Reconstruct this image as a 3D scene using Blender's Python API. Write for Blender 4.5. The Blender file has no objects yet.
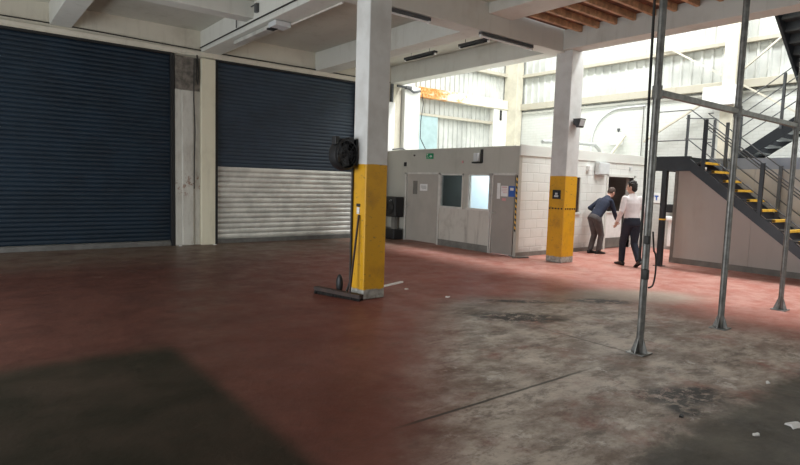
import bpy, bmesh, math, random
from mathutils import Vector, Matrix, noise
random.seed(7)
PI = math.pi
sc = bpy.context.scene
COL = sc.collection

# ------------------------------------------------------------------ materials
class NT:
    def __init__(s, name):
        s.m = bpy.data.materials.new(name); s.m.use_nodes = True
        s.t = s.m.node_tree; s.t.nodes.clear()
        s.out = s.t.nodes.new('ShaderNodeOutputMaterial')
        s.b = s.t.nodes.new('ShaderNodeBsdfPrincipled')
        s.t.links.new(s.b.outputs[0], s.out.inputs[0])
        g = s.t.nodes.new('ShaderNodeNewGeometry'); s.pos = g.outputs['Position']
        s.nrm = g.outputs['Normal']
    def n(s, k, **kw):
        x = s.t.nodes.new(k)
        for a, v in kw.items(): setattr(x, a, v)
        return x
    def put(s, inp, v):
        if hasattr(v, 'is_output'): s.t.links.new(v, inp)
        elif isinstance(v, (tuple, list)) and len(v) == 3 and inp.type == 'RGBA': inp.default_value = (*v, 1)
        else: inp.default_value = v
    def math(s, op, a, b=0.0, clamp=False):
        x = s.n('ShaderNodeMath', operation=op, use_clamp=clamp); s.put(x.inputs[0], a); s.put(x.inputs[1], b); return x.outputs[0]
    def noise(s, scale, detail=4, rough=.6, vec=None, dist=0.0):
        x = s.n('ShaderNodeTexNoise'); s.put(x.inputs['Vector'], vec or s.pos)
        x.inputs['Scale'].default_value = scale; x.inputs['Detail'].default_value = detail
        x.inputs['Roughness'].default_value = rough; x.inputs['Distortion'].default_value = dist
        return x.outputs['Fac']
    def scale(s, v, vec=None):
        x = s.n('ShaderNodeMapping'); s.put(x.inputs[0], vec or s.pos); x.inputs['Scale'].default_value = v; return x.outputs[0]
    def step(s, a, lo, hi):
        x = s.n('ShaderNodeMapRange', interpolation_type='SMOOTHSTEP'); s.put(x.inputs[0], a)
        x.inputs[1].default_value = lo; x.inputs[2].default_value = hi; return x.outputs[0]
    def mix(s, f, a, b):
        x = s.n('ShaderNodeMix', data_type='RGBA'); s.put(x.inputs[0], f); s.put(x.inputs[6], a); s.put(x.inputs[7], b); return x.outputs[2]
    def sep(s, v=None):
        x = s.n('ShaderNodeSeparateXYZ'); s.put(x.inputs[0], v or s.pos); return x.outputs
    def comb(s, a, b, c):
        x = s.n('ShaderNodeCombineXYZ')
        for i, v in enumerate((a, b, c)): s.put(x.inputs[i], v)
        return x.outputs[0]
    def bump(s, h, strength=.3, dist=.01, nrm=None):
        x = s.n('ShaderNodeBump'); s.put(x.inputs['Height'], h); x.inputs['Strength'].default_value = strength
        x.inputs['Distance'].default_value = dist
        if nrm: s.put(x.inputs['Normal'], nrm)
        return x.outputs[0]
    def fin(s, col, rough=.6, metal=0.0, normal=None, spec=None):
        s.put(s.b.inputs['Base Color'], col); s.put(s.b.inputs['Roughness'], rough); s.put(s.b.inputs['Metallic'], metal)
        if normal is not None: s.put(s.b.inputs['Normal'], normal)
        if spec is not None: s.b.inputs['Specular IOR Level'].default_value = spec
        return s.m

def paint(name, col, var=.12, scale=6, rough=.6, metal=0.0, bump=.08, spec=None):
    n = NT(name); f = n.noise(scale, 5); g = n.noise(scale * 7, 3)
    d = tuple(c * (1 - var * 2) for c in col); l = tuple(min(1, c * (1 + var * .6)) for c in col)
    c = n.mix(n.step(f, .3, .7), d, l)
    return n.fin(c, rough, metal, n.bump(g, bump, .005), spec)

def mat_wall(name, col, dirt=(.25, .2, .15), amt=.35, rough=.75):
    n = NT(name); f = n.noise(1.3, 8, .65); s2 = n.noise(1, 6, .7, n.scale((5, 5, .7)))
    a = n.math('MULTIPLY', n.step(f, .48, .75), amt); b = n.math('MULTIPLY', n.step(s2, .5, .8), amt)
    c = n.mix(a, col, dirt); c = n.mix(b, c, tuple(x * .8 for x in dirt))
    return n.fin(c, rough, 0, n.bump(n.noise(30, 4), .15, .004))

def mat_block(name, col, axis, bw=.45, bh=.22, mortar=.012, dark=.78):
    """painted blockwork; axis = horizontal world axis of the wall (0 = x, 1 = y)"""
    n = NT(name); p = n.sep()
    v = n.comb(p[axis], p[2], 0)
    br = n.n('ShaderNodeTexBrick'); n.put(br.inputs['Vector'], v); br.inputs['Scale'].default_value = 1
    br.inputs['Brick Width'].default_value = bw; br.inputs['Row Height'].default_value = bh
    br.inputs['Mortar Size'].default_value = mortar; br.inputs['Mortar Smooth'].default_value = .5
    n.put(br.inputs['Color1'], col); n.put(br.inputs['Color2'], tuple(c * .95 for c in col)); n.put(br.inputs['Mortar'], tuple(c * dark for c in col))
    f = n.noise(1.6, 7, .65); c = n.mix(n.math('MULTIPLY', n.step(f, .5, .75), .22), br.outputs['Color'], (.38, .33, .26))
    low = n.math('MULTIPLY', n.math('SUBTRACT', 1.0, n.step(p[2], .02, .35)), n.step(n.noise(5, 4), .3, .6))
    c = n.mix(n.math('MULTIPLY', low, .55), c, (.16, .14, .12))
    h = n.math('SUBTRACT', 1.0, br.outputs['Fac'])
    return n.fin(c, .6, 0, n.bump(h, .5, .012))

def mat_column(name, sx, sy):
    n = NT(name); p = n.sep(); z = p[2]
    grey = n.mix(n.step(n.noise(2.5, 6), .35, .7), (.72, .72, .70), (.60, .59, .56))
    w = n.math('ADD', z, n.math('MULTIPLY', n.math('SUBTRACT', n.noise(6, 4), .5), .02))
    yel = n.mix(n.step(n.noise(3, 6), .45, .75), (.70, .36, .006), (.52, .26, .012))
    sc_ = n.noise(9, 6, .75, n.scale((1, 1, 2.2)))
    yel = n.mix(n.math('MULTIPLY', n.step(sc_, .585, .66), .7), yel, (.16, .11, .05))
    pl = n.noise(5, 5, .7); yel = n.mix(n.math('MULTIPLY', n.step(pl, .68, .70), .8), yel, (.62, .58, .50))
    conc = n.mix(n.step(n.noise(14, 5), .35, .65), (.24, .23, .20), (.46, .45, .41))
    wob = n.math('ADD', z, n.math('MULTIPLY', n.math('SUBTRACT', n.noise(12, 4), .5), .08))
    c = n.mix(n.step(w, 1.815, 1.825), yel, grey); c = n.mix(n.step(wob, .12, .14), conc, c)
    return n.fin(c, .5, 0, n.bump(n.noise(18, 5), .2, .006))

def mat_floor():
    n = NT('worn_painted_floor'); p = n.sep(); X, Y = p[0], p[1]
    wob = n.math('MULTIPLY', n.math('SUBTRACT', n.noise(.9, 6, .65), .5), 1.9)
    wob2 = n.math('MULTIPLY', n.math('SUBTRACT', n.noise(3.1, 6, .7), .5), .5)
    Xw = n.math('ADD', X, n.math('ADD', wob, wob2)); Yw = n.math('ADD', Y, n.math('SUBTRACT', wob, wob2))
    red = n.mix(n.step(n.noise(1.1, 7, .7), .3, .72), (.26, .078, .058), (.38, .145, .112))
    red = n.mix(n.math('MULTIPLY', n.step(n.noise(2.2, 8, .75, None, .6), .55, .72), .55), red, (.15, .085, .065))
    bare = n.mix(n.step(n.noise(1.5, 12, .74, n.scale((.9, 1.4, 1))), .36, .64), (.20, .145, .115), (.60, .515, .445))
    bare = n.mix(n.math('MULTIPLY', n.step(n.noise(2.8, 12, .80, n.scale((.8, 1.7, 1)), .25), .50, .62), .62), bare, (.085, .060, .047))
    bare = n.mix(n.math('MULTIPLY', n.step(n.noise(14, 10, .8), .54, .64), .38), bare, (.10, .075, .06))
    bare = n.mix(n.math('MULTIPLY', n.step(n.noise(3.3, 12, .78), .56, .64), .55), bare, (.78, .72, .66))
    bare = n.mix(n.math('MULTIPLY', n.step(n.math('ADD', Y, wob2), 3.9, 5.3), .5), bare, (.15, .105, .082))
    red = n.mix(n.math('MULTIPLY', n.step(n.noise(6, 10, .8), .50, .66), .4), red, (.17, .09, .07))
    red = n.mix(n.math('MULTIPLY', n.step(n.math('ADD', X, wob), 6.8, 9.2), .6), red, n.mix(n.step(n.noise(2.5, 9, .75, None, .5), .38, .62), (.48, .20, .16), (.66, .40, .34)))  # pinker towards the right: rooflight brightness painted in, with some paint fading
    red = n.mix(n.math('MULTIPLY', n.math('SUBTRACT', 1.0, n.step(n.math('SUBTRACT', X, n.math('MULTIPLY', Y, .4)), -1.0, 4.5)), .86), red, n.mix(n.step(n.noise(1.9, 9, .72), .35, .65), (.046, .027, .021), (.082, .040, .030)))  # darker towards the left: dimmer light painted in along with brown grime
    # worn zone
    m = n.math('MULTIPLY', n.step(n.math('SUBTRACT', n.math('ADD', X, n.math('MULTIPLY', wob2, 1.2)), n.math('MULTIPLY', Y, .86)), -.35, .75), n.math('SUBTRACT', 1.0, n.step(Xw, 6.4, 8.2)))
    m = n.math('MULTIPLY', m, n.math('SUBTRACT', 1.0, n.step(n.math('ADD', Yw, n.math('MULTIPLY', X, .25)), 6.3, 7.5)))
    m = n.math('MULTIPLY', m, n.step(n.noise(1.6, 7, .7), .22, .5))
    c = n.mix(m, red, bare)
    def blob(cx, cy, rx, ry, ang=0.0, soft=.5, wobble=1.0):
        ca, sa = math.cos(ang), math.sin(ang)
        dx = n.math('SUBTRACT', n.math('ADD', X, n.math('MULTIPLY', wob2, wobble)), cx); dy = n.math('SUBTRACT', n.math('SUBTRACT', Y, n.math('MULTIPLY', wob2, wobble)), cy)
        u = n.math('DIVIDE', n.math('ADD', n.math('MULTIPLY', dx, ca), n.math('MULTIPLY', dy, sa)), rx)
        v = n.math('DIVIDE', n.math('SUBTRACT', n.math('MULTIPLY', dy, ca), n.math('MULTIPLY', dx, sa)), ry)
        d = n.math('SQRT', n.math('ADD', n.math('MULTIPLY', u, u), n.math('MULTIPLY', v, v)))
        return n.math('SUBTRACT', 1.0, n.step(d, 1 - soft, 1 + soft))
    # bare grey patch near the poles, dusty strip before the shutters
    c = n.mix(n.math('MULTIPLY', blob(8.0, 4.4, 1.0, .5, -.6), .7), c, (.36, .33, .27))
    dust = n.math('MULTIPLY', n.step(n.math('ADD', Y, wob), 9.6, 12.4), n.step(n.noise(1.7, 6), .26, .55))
    c = n.mix(n.math('MULTIPLY', dust, .85), c, (.185, .14, .105))
    sp = n.step(n.noise(1.5, 6, .7, n.scale((1, 2.2, 1))), .64, .70)
    c = n.mix(n.math('MULTIPLY', sp, n.math('MULTIPLY', n.step(Y, 6, 9), .5)), c, (.34, .27, .215))
    # dark repainted patch on the left, dark strip on the near right
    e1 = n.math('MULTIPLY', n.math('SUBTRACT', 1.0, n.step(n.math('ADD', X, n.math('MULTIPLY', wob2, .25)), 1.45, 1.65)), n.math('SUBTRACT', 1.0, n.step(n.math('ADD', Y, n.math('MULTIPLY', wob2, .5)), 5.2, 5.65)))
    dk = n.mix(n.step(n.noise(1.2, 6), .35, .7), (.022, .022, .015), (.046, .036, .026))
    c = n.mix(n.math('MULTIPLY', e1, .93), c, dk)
    e2 = n.math('MULTIPLY', n.math('SUBTRACT', 1.0, n.step(n.math('ADD', Y, n.math('MULTIPLY', wob2, .8)), 1.55, 1.78)), n.step(n.math('ADD', X, wob2), 2.9, 3.2))
    dk2 = n.mix(n.step(n.noise(2.2, 7, .7), .35, .7), (.048, .044, .034), (.10, .088, .068))
    c = n.mix(n.math('MULTIPLY', e2, .9), c, dk2)
    # oil stains
    ragged = n.step(n.noise(6.5, 10, .8, n.scale((1, 1.3, 1)), .4), .42, .52)
    for a in ((5.35, 4.42, .60, .26, -.7), (7.15, 4.45, .42, .17, -.7), (4.42, 2.0, .36, .20, -.5), (4.15, 1.86, .14, .12, 0), (4.68, 1.98, .14, .07, -.6), (6.1, 5.05, .5, .10, -.7)):
        c = n.mix(n.math('MULTIPLY', n.math('MULTIPLY', blob(*a, soft=.45, wobble=.35), ragged), .95), c, (.016, .014, .012))
    # saw-cut joints
    for ax, v in ((Y, 2.79), (X, 5.16)):
        d = n.math('ABSOLUTE', n.math('SUBTRACT', n.math('ADD', ax, n.math('MULTIPLY', wob2, .06)), v))
        jl = n.math('SUBTRACT', 1.0, n.step(d, .006, .022))
        if ax is Y: jl = n.math('MULTIPLY', jl, n.math('MULTIPLY', n.step(X, 2.1, 2.5), n.math('SUBTRACT', 1.0, n.step(X, 4.0, 4.6))))
        else: jl = n.math('MULTIPLY', n.math('MULTIPLY', jl, .7), n.math('MULTIPLY', n.step(Y, 2.7, 2.95), n.math('SUBTRACT', 1.0, n.step(Y, 3.7, 4.1))))
        c = n.mix(n.math('MULTIPLY', jl, .85), c, (.03, .025, .02))
    sm = n.math('SUBTRACT', 1.0, n.math('MULTIPLY', m, .5))
    r = n.math('ADD', n.math('MULTIPLY', n.step(n.noise(2.4, 7, .7), .3, .7), .22), .30)
    r = n.math('ADD', r, n.math('MULTIPLY', e1, .18))
    h = n.math('ADD', n.noise(3, 8, .7), n.math('MULTIPLY', n.noise(22, 5, .7), .25))
    return n.fin(c, r, 0, n.bump(h, .35, .02), .06)

def mat_rusty(name, col):
    n = NT(name); p = n.sep()
    f = n.step(n.math('ADD', n.noise(2.2, 8, .75, n.scale((1, 1, 2))), n.math('MULTIPLY', n.math('SUBTRACT', 12.3, p[0]), .12)), .45, .62)
    c = n.mix(f, col, n.mix(n.step(n.noise(12, 5), .4, .6), (.42, .15, .02), (.60, .30, .10)))
    return n.fin(c, .7)

def mat_pier():
    n = NT('old_painted_concrete_pier'); p = n.sep(); z = p[2]
    base = n.mix(n.math('MULTIPLY', n.step(n.noise(2, 7, .7, n.scale((3, 3, .8))), .42, .7), .6), (.60, .58, .52), (.36, .32, .27))
    w = n.math('ADD', z, n.math('MULTIPLY', n.math('SUBTRACT', n.noise(8, 4), .5), .06))
    dark = n.mix(n.step(n.noise(6, 6), .35, .65), (.10, .09, .075), (.24, .21, .18))
    c = n.mix(n.step(w, 3.48, 3.52), base, dark)
    rz = n.math('MULTIPLY', n.step(z, 1.05, 1.25), n.math('SUBTRACT', 1.0, n.step(z, 1.5, 1.75)))
    c = n.mix(n.math('MULTIPLY', n.math('MULTIPLY', rz, n.step(n.noise(9, 7, .8), .52, .6)), .8), c, (.22, .09, .04))
    return n.fin(c, .8, 0, n.bump(n.noise(12, 6), .4, .01))

def glass(name, col, rough=.05, alpha=1.0):
    n = NT(name); n.fin(col, rough); n.b.inputs['Transmission Weight'].default_value = alpha; n.b.inputs['IOR'].default_value = 1.15
    return n.m

M = {}
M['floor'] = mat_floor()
M['ceil'] = mat_wall('painted_concrete_soffit', (.55, .535, .465), (.34, .31, .23), .35)
M['beam'] = mat_wall('painted_concrete_beam', (.63, .625, .57), (.38, .35, .28), .3)
M['wall'] = mat_wall('cream_painted_wall', (.64, .60, .50), (.36, .31, .24), .4)
M['white_wall'] = mat_wall('white_painted_wall', (.68, .68, .64), (.45, .41, .34), .3)
M['office'] = mat_wall('grey_office_board', (.47, .455, .40), (.31, .28, .23), .3)
M['office_low'] = mat_wall('scuffed_office_board', (.58, .55, .49), (.20, .16, .13), .6)
M['office_frame'] = paint('off_white_frame_paint', (.64, .62, .57), .08)
M['blockx'] = mat_block('white_blockwork', (.72, .725, .69), 0, .42, .21, .012, .87)
M['brick'] = mat_block('white_brickwork', (.54, .55, .52), 1, .24, .085, .008, .87)
M['fascia'] = mat_wall('white_fascia_board', (.62, .62, .58), (.6, .57, .5), .2)
M['door'] = paint('grey_door_paint', (.35, .32, .285), .05, 2, .5)
M['doorL'] = paint('grey_board_door_paint', (.44, .405, .36), .05, 2, .5)
M['navy'] = paint('navy_shutter_paint', (.0075, .021, .038), .15, 1.5, .42, .1)
M['navy2'] = paint('dusty_blue_shutter_paint', (.030, .050, .076), .12, 1.5, .48, .1)
M['galv'] = paint('galvanised_slats', (.68, .67, .62), .12, 2.5, .42, .35)
M['galv_dark'] = paint('dull_steel_rail', (.17, .165, .155), .15, 5, .5, .3)
M['black'] = paint('black_plastic', (.012, .012, .013), .1, 9, .5)
M['blacksteel'] = paint('black_painted_steel', (.022, .025, .030), .15, 4, .42, .2)
M['darkgrey'] = paint('dark_grey_steel', (.09, .095, .10), .15, 4, .45, .3)
M['slate'] = paint('blue_grey_channel_paint', (.27, .30, .36), .08, 3, .5)
M['steel'] = paint('galvanised_pole_steel', (.22, .215, .20), .2, 12, .4, .45, .15)
M['col'] = mat_column('yellow_based_column_paint', 0, 0)
M['pier'] = mat_pier()
M['cream'] = mat_wall('cream_post_paint', (.76, .71, .55), (.42, .36, .25), .3)
M['clad'] = paint('white_profiled_sheet', (.50, .51, .48), .12, 1.2, .5)
M['cladblue'] = paint('pale_translucent_sheet', (.34, .46, .47), .08, 3, .4)
M['purlin'] = mat_wall('pale_purlin_paint', (.38, .355, .29), (.32, .26, .18), .5)
M['purlin2'] = paint('cream_steel_paint', (.54, .505, .41), .08, 3)
M['rust'] = mat_rusty('rusted_white_beam', (.64, .60, .49))
M['timber'] = paint('raw_timber_joist', (.50, .27, .13), .25, 7, .7)
M['timber_pale'] = paint('pale_timber_joist', (.60, .36, .20), .2, 7, .7)
M['board'] = paint('reddish_timber_boards', (.20, .085, .045), .3, 6, .8)
M['panel'] = mat_wall('taupe_partition_panel', (.47, .44, .41), (.38, .32, .28), .3)
M['kick'] = paint('grey_skirting_paint', (.20, .19, .17), .15, 4)
M['yellow'] = paint('yellow_nosing', (.85, .50, .05), .12, 8)
M['tread'] = paint('dark_tread', (.05, .05, .05), .2, 8)
M['white'] = paint('white_plastic', (.80, .80, .78), .04, 8, .4)
M['paper'] = paint('white_paper', (.82, .80, .78), .03, 8, .7)
M['blue'] = paint('blue_sign', (.03, .11, .42), .03, 8, .5)
M['green'] = paint('green_exit_sign', (.01, .30, .12), .03, 8, .4)
M['pink'] = paint('faded_red_print', (.65, .30, .30), .03, 8, .6)
M['grey_box'] = paint('light_grey_box', (.60, .62, .62), .04, 8, .5)
M['galv_pipe'] = paint('grey_pipe_paint', (.40, .41, .40), .08, 8)
M['cable'] = paint('dark_cable_sheath', (.03, .028, .025), .1, 8, .6)
M['conduit'] = paint('pale_conduit', (.62, .58, .52), .1, 8, .5)
M['brush'] = paint('dark_brown_wood', (.04, .018, .011), .25, 10, .6)
M['bristle'] = paint('dark_bristle', (.02, .017, .015), .2, 40, .9)
M['glassdark'] = glass('dim_window_glass', (.55, .60, .60), .03)
M['glassclear'] = glass('clear_window_glass', (.92, .96, .97), .02)
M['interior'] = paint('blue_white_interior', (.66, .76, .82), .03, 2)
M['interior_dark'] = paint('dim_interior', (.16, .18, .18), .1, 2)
M['skin'] = paint('skin', (.56, .33, .25), .05, 12, .55)
M['hair'] = paint('dark_brown_hair', (.022, .014, .010), .3, 60, .7)
M['hair2'] = paint('short_brown_hair', (.07, .04, .028), .3, 60, .7)
M['shirt'] = paint('pale_pink_white_shirt', (.78, .72, .71), .05, 12, .8)
M['jumper'] = paint('navy_jumper_wool', (.018, .024, .048), .12, 20, .9)
M['navytrouser'] = paint('dark_navy_trousers', (.016, .020, .034), .1, 12, .85)
M['greytrouser'] = paint('dark_grey_trousers', (.085, .075, .075), .1, 12, .85)
M['shoe'] = paint('black_shoe', (.012, .011, .011), .1, 12, .4)

# ------------------------------------------------------------------ mesh tools (all in world coordinates, shifted to the thing's origin)
class MB:
    def __init__(s): s.bm = bmesh.new()
    def box(s, x0, x1, y0, y1, z0, z1, bev=0.0, rot=None):
        r = bmesh.ops.create_cube(s.bm, size=1); vs = r['verts']
        c = Vector(((x0 + x1) / 2, (y0 + y1) / 2, (z0 + z1) / 2))
        for v in vs:
            v.co = Vector((v.co.x * (x1 - x0), v.co.y * (y1 - y0), v.co.z * (z1 - z0)))
        if bev:
            es = list({e for v in vs for e in v.link_edges})
            r2 = bmesh.ops.bevel(s.bm, geom=es, offset=bev, segments=2, affect='EDGES', profile=.5)
            vs = list({v for f in r2['faces'] for v in f.verts} | {v for v in vs if v.is_valid})
        for v in vs:
            co = v.co
            if rot is not None: co = rot @ co
            v.co = co + c
        return s
    def bar(s, a, b, w, h, up=(0, 0, 1)):
        a = Vector(a); b = Vector(b); d = (b - a); L = d.length; d.normalize()
        sd = d.cross(Vector(up)); sd.normalize(); u = sd.cross(d)
        R = Matrix((sd, d, u)).transposed()
        r = bmesh.ops.create_cube(s.bm, size=1)
        for v in r['verts']: v.co = R @ Vector((v.co.x * w, v.co.y * L, v.co.z * h)) + (a + b) / 2
        return s
    def tube(s, pts, r, seg=10, caps=True):
        pts = [Vector(p) for p in pts]; rings = []; prev = None
        for i, p in enumerate(pts):
            t = (pts[min(i + 1, len(pts) - 1)] - pts[max(i - 1, 0)]).normalized()
            ref = prev if prev is not None else (Vector((0, 0, 1)) if abs(t.z) < .9 else Vector((1, 0, 0)))
            u = (ref - t * ref.dot(t)).normalized(); w = t.cross(u); prev = u
            rr = r[i] if isinstance(r, (list, tuple)) else r
            rings.append([s.bm.verts.new(p + (u * math.cos(k * 2 * PI / seg) + w * math.sin(k * 2 * PI / seg)) * rr) for k in range(seg)])
        for a, b in zip(rings, rings[1:]):
            for k in range(seg): s.bm.faces.new((a[k], a[(k + 1) % seg], b[(k + 1) % seg], b[k]))
        if caps:
            s.bm.faces.new(rings[0][::-1]); s.bm.faces.new(rings[-1])
        return s
    def prism(s, poly, axis, a, b):
        """poly of 2-D points extruded along axis"""
        def P(p, t):
            q = [0, 0, 0]; o = [i for i in range(3) if i != axis]; q[o[0]], q[o[1]] = p; q[axis] = t; return q
        A = [s.bm.verts.new(P(p, a)) for p in poly]; B = [s.bm.verts.new(P(p, b)) for p in poly]
        n = len(poly)
        for i in range(n): s.bm.faces.new((A[i], A[(i + 1) % n], B[(i + 1) % n], B[i]))
        s.bm.faces.new(A[::-1]); s.bm.faces.new(B)
        return s
    def ell(s, c, r, rot=None, seg=16):
        q = bmesh.ops.create_uvsphere(s.bm, u_segments=seg, v_segments=seg // 2 + 2, radius=1)
        for v in q['verts']:
            co = Vector((v.co.x * r[0], v.co.y * r[1], v.co.z * r[2]))
            if rot is not None: co = rot @ co
            v.co = co + Vector(c)
        return s
    def bounds(s):
        xs = [v.co for v in s.bm.verts]
        return [(min(v[i] for v in xs), max(v[i] for v in xs)) for i in range(3)]
    def build(s, name, mat, parent=None, origin=None, smooth=False, **tags):
        bmesh.ops.recalc_face_normals(s.bm, faces=s.bm.faces)
        if origin is None:
            if parent is not None: origin = root_loc(parent)
            else:
                b = s.bounds(); origin = Vector(((b[0][0] + b[0][1]) / 2, (b[1][0] + b[1][1]) / 2, b[2][0]))
        origin = Vector(origin)
        for v in s.bm.verts: v.co -= origin
        me = bpy.data.meshes.new(name); s.bm.to_mesh(me); s.bm.free()
        mats = mat if isinstance(mat, (list, tuple)) else [mat]
        for m in mats: me.materials.append(M[m] if isinstance(m, str) else m)
        if smooth:
            for p in me.polygons: p.use_smooth = True
        o = bpy.data.objects.new(name, me); COL.objects.link(o)
        if parent is not None: o.parent = parent
        else: o.location = origin
        if smooth:
            try: me.set_sharp_from_angle(angle=math.radians(40))
            except Exception: pass
        for k, v in tags.items():
            if v is not None: o[k] = v
        return o
def root_loc(o):
    while o.parent: o = o.parent
    return o.location.copy()
def thing(name, label, cat, loc, group=None):
    o = bpy.data.objects.new(name, None); COL.objects.link(o); o.location = loc; o.empty_display_size = .1
    o['label'] = label; o['category'] = cat
    if group: o['group'] = group
    return o
def one(mb, name, mat, label, cat, group=None, smooth=False):
    return mb.build(name, mat, None, None, smooth, label=label, category=cat, group=group)
def struct(name, mb, mat, parent=None, label=None, smooth=False):
    return mb.build(name, mat, parent, None, smooth, kind='structure', label=label)

# ------------------------------------------------------------------ shell
ZC, ZB = 4.85, 4.38
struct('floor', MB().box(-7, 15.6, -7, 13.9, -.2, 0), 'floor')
SY = 13.2
m = MB()
m.box(-3.6, -3.2, SY, SY + .3, 0, ZC)
m.box(-3.2, 8.75, SY, SY + .3, 4.30, ZC)
m.box(8.72, 10.25, SY, SY + .3, 0, ZC)
m.box(-3.2, 8.75, SY + .16, SY + .3, 0, 4.30); m.box(3.9, 4.82, SY + .09, SY + .16, 0, 4.30)  # backing slabs added to stop sky light leaking round the shutters
struct('wall_back', m, 'wall')
m = MB()
m.prism([(0, 0), (0, 4.30), (.0, 4.30)][:0] or [(SY - .03, 4.28), (SY - .03, 4.32), (SY - .07, 4.38), (SY, 4.38), (SY, 4.28)], 0, -3.39, 10.2)
struct('trim_1', m, 'wall')
# pier and post between the shutters
m = MB(); m.box(3.885, 4.438, SY - .02, SY + .1, 0, 4.24, .01); m.box(4.02, 4.28, SY - .07, SY - .02, 0.0, 3.5, .02)
struct('wall_pier', m, 'pier')
one(MB().box(4.44, 4.76, SY - .12, SY + .08, 0, 4.24, .012), 'door_post', 'cream', 'cream painted post between the two roller shutters', 'post')
# other walls (left, and behind the viewer)
m = MB(); m.box(-3.6, -3.4, -7, 4.0, 0, ZC); m.box(-3.6, -3.4, 8.8, 11.4, 0, ZC); m.box(-3.6, -3.4, 12.8, 13.5, 0, ZC); m.box(-3.6, -3.4, 11.4, 12.8, 2.1, ZC); m.box(-3.6, -3.4, 4.0, 8.8, 3.4, ZC)
struct('wall_left', m, 'wall')
struct('wall_front', MB().box(-3.6, 1.9, -7.2, -7, 0, ZC).box(8.1, 15.6, -7.2, -7, 0, ZC).box(1.9, 8.1, -7.2, -7, 3.7, ZC), 'wall')
# ceiling slab, with the timber-joisted bay left out
m = MB()
m.box(-7, 10.25, 7.35, 13.5, ZC, ZC + .15)
m.box(-7, 8.38, -7, 7.35, ZC, ZC + .15)
m.box(8.38, 10.25, -7, -1.0, ZC, ZC + .15)
struct('ceiling', m, 'ceil')
def beam(name, *a, label=None):
    return struct(name, MB().box(*a, .012), 'beam', label=label)
B_ = [('concrete_beam', 1.52, 1.90, 7.70, SY, ZB + .06, ZC), ('concrete_beam', 4.45, 4.90, 7.70, SY, ZB, ZC),
      ('concrete_beam', 4.22, 4.66, -6.9, 7.35, ZB, ZC), ('concrete_beam', 7.40, 7.85, 7.70, SY, ZB, ZC),
      ('concrete_beam', 9.85, 10.25, 7.70, SY, ZB, ZC), ('concrete_beam', 9.85, 10.25, -6.9, 7.35, ZB, ZC + .2),
      ('concrete_beam', -3.39, 10.25, 7.35, 7.70, ZB - .04, ZC + .15), ('concrete_beam', 1.90, 4.45, 10.27, 10.62, ZB + .16, ZC),
      ('concrete_beam', -3.39, 1.52, 10.27, 10.62, ZB + .16, ZC), ('concrete_beam', 7.64, 8.27, -6.9, 7.35, 4.66, ZC + .15),
      ('concrete_beam', -2.0, -1.6, -6.9, SY, ZB, ZC)]
for b in B_: beam(*b)
# timber floor over the open bay
m = MB(); y = 7.3
while y > -1.0:
    m.box(8.28, 9.85, y - .142, y, 4.775, 4.80); y -= .146
struct('ceiling.001', m, 'board')
j0 = None
jl = ['raw timber joist overhead, nearest the cross beam above the yellow column'] 
ords = ['second', 'third', 'fourth', 'fifth', 'sixth', 'seventh', 'eighth', 'ninth', 'tenth', 'eleventh', 'twelfth', 'thirteenth', 'fourteenth']
for i in range(12):
    yy = 6.93 - .375 * i
    lab = jl[0] if i == 0 else 'raw timber joist overhead, %s from the cross beam by the far yellow column' % ords[i - 1]
    if j0 is None:
        j0 = one(MB().box(8.28, 9.845, yy - .032, yy + .032, 4.66, 4.78, .004), 'timber_joist', 'timber_pale', lab, 'joist', 'timber joists in the open ceiling bay'); o = j0
    else:
        o = j0.copy(); COL.objects.link(o); o['label'] = lab
    o.location.y = yy
one(MB().tube([(8.4, 5.35, 4.63), (9.84, 3.85, 4.63)], .02), 'pale_conduit', 'conduit', 'pale conduit slanting across underneath the timber joists', 'conduit')

# ------------------------------------------------------------------ columns
def column(x0, x1, y0, y1, label):
    return one(MB().box(x0, x1, y0, y1, 0, ZB, .015), 'concrete_column', 'col', label, 'column', 'square columns with yellow bases')
column(4.27, 4.62, 6.20, 6.52, 'nearer square column, white above and yellow below, broom leaning on it')
column(9.93, 10.34, 7.16, 7.56, 'farther square column, grey above and yellow below, floodlight near its top')
for o in COL.objects:
    if o.name.startswith('concrete_column') and o.location.x > 8:
        pass

# ------------------------------------------------------------------ roller shutters
def slats(x0, x1, z0, z1, y, pitch=.09, depth=.022):
    m = MB(); n = int(round((z1 - z0) / pitch)); p = (z1 - z0) / n; prof = []
    for i in range(n):
        for k in range(5):
            t = k / 5; prof.append((z0 + (i + t) * p, y - depth * math.sin(PI * t) if k else y + .004))
    prof.append((z1, y))
    A = [m.bm.verts.new((x0, yy, z)) for z, yy in prof]; B = [m.bm.verts.new((x1, yy, z)) for z, yy in prof]
    for i in range(len(A) - 1): m.bm.faces.new((A[i], B[i], B[i + 1], A[i + 1]))
    # back sheet closes it so that the curtain is solid
    a = m.bm.verts.new((x0, y + .03, z0)); b = m.bm.verts.new((x1, y + .03, z0)); c = m.bm.verts.new((x1, y + .03, z1)); d = m.bm.verts.new((x0, y + .03, z1))
    m.bm.faces.new((a, d, c, b)); m.bm.faces.new((A[0], a, b, B[0])); m.bm.faces.new((A[-1], B[-1], c, d))
    m.bm.faces.new(A + [d, a]); m.bm.faces.new((B + [c, b])[::-1])
    return m
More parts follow.
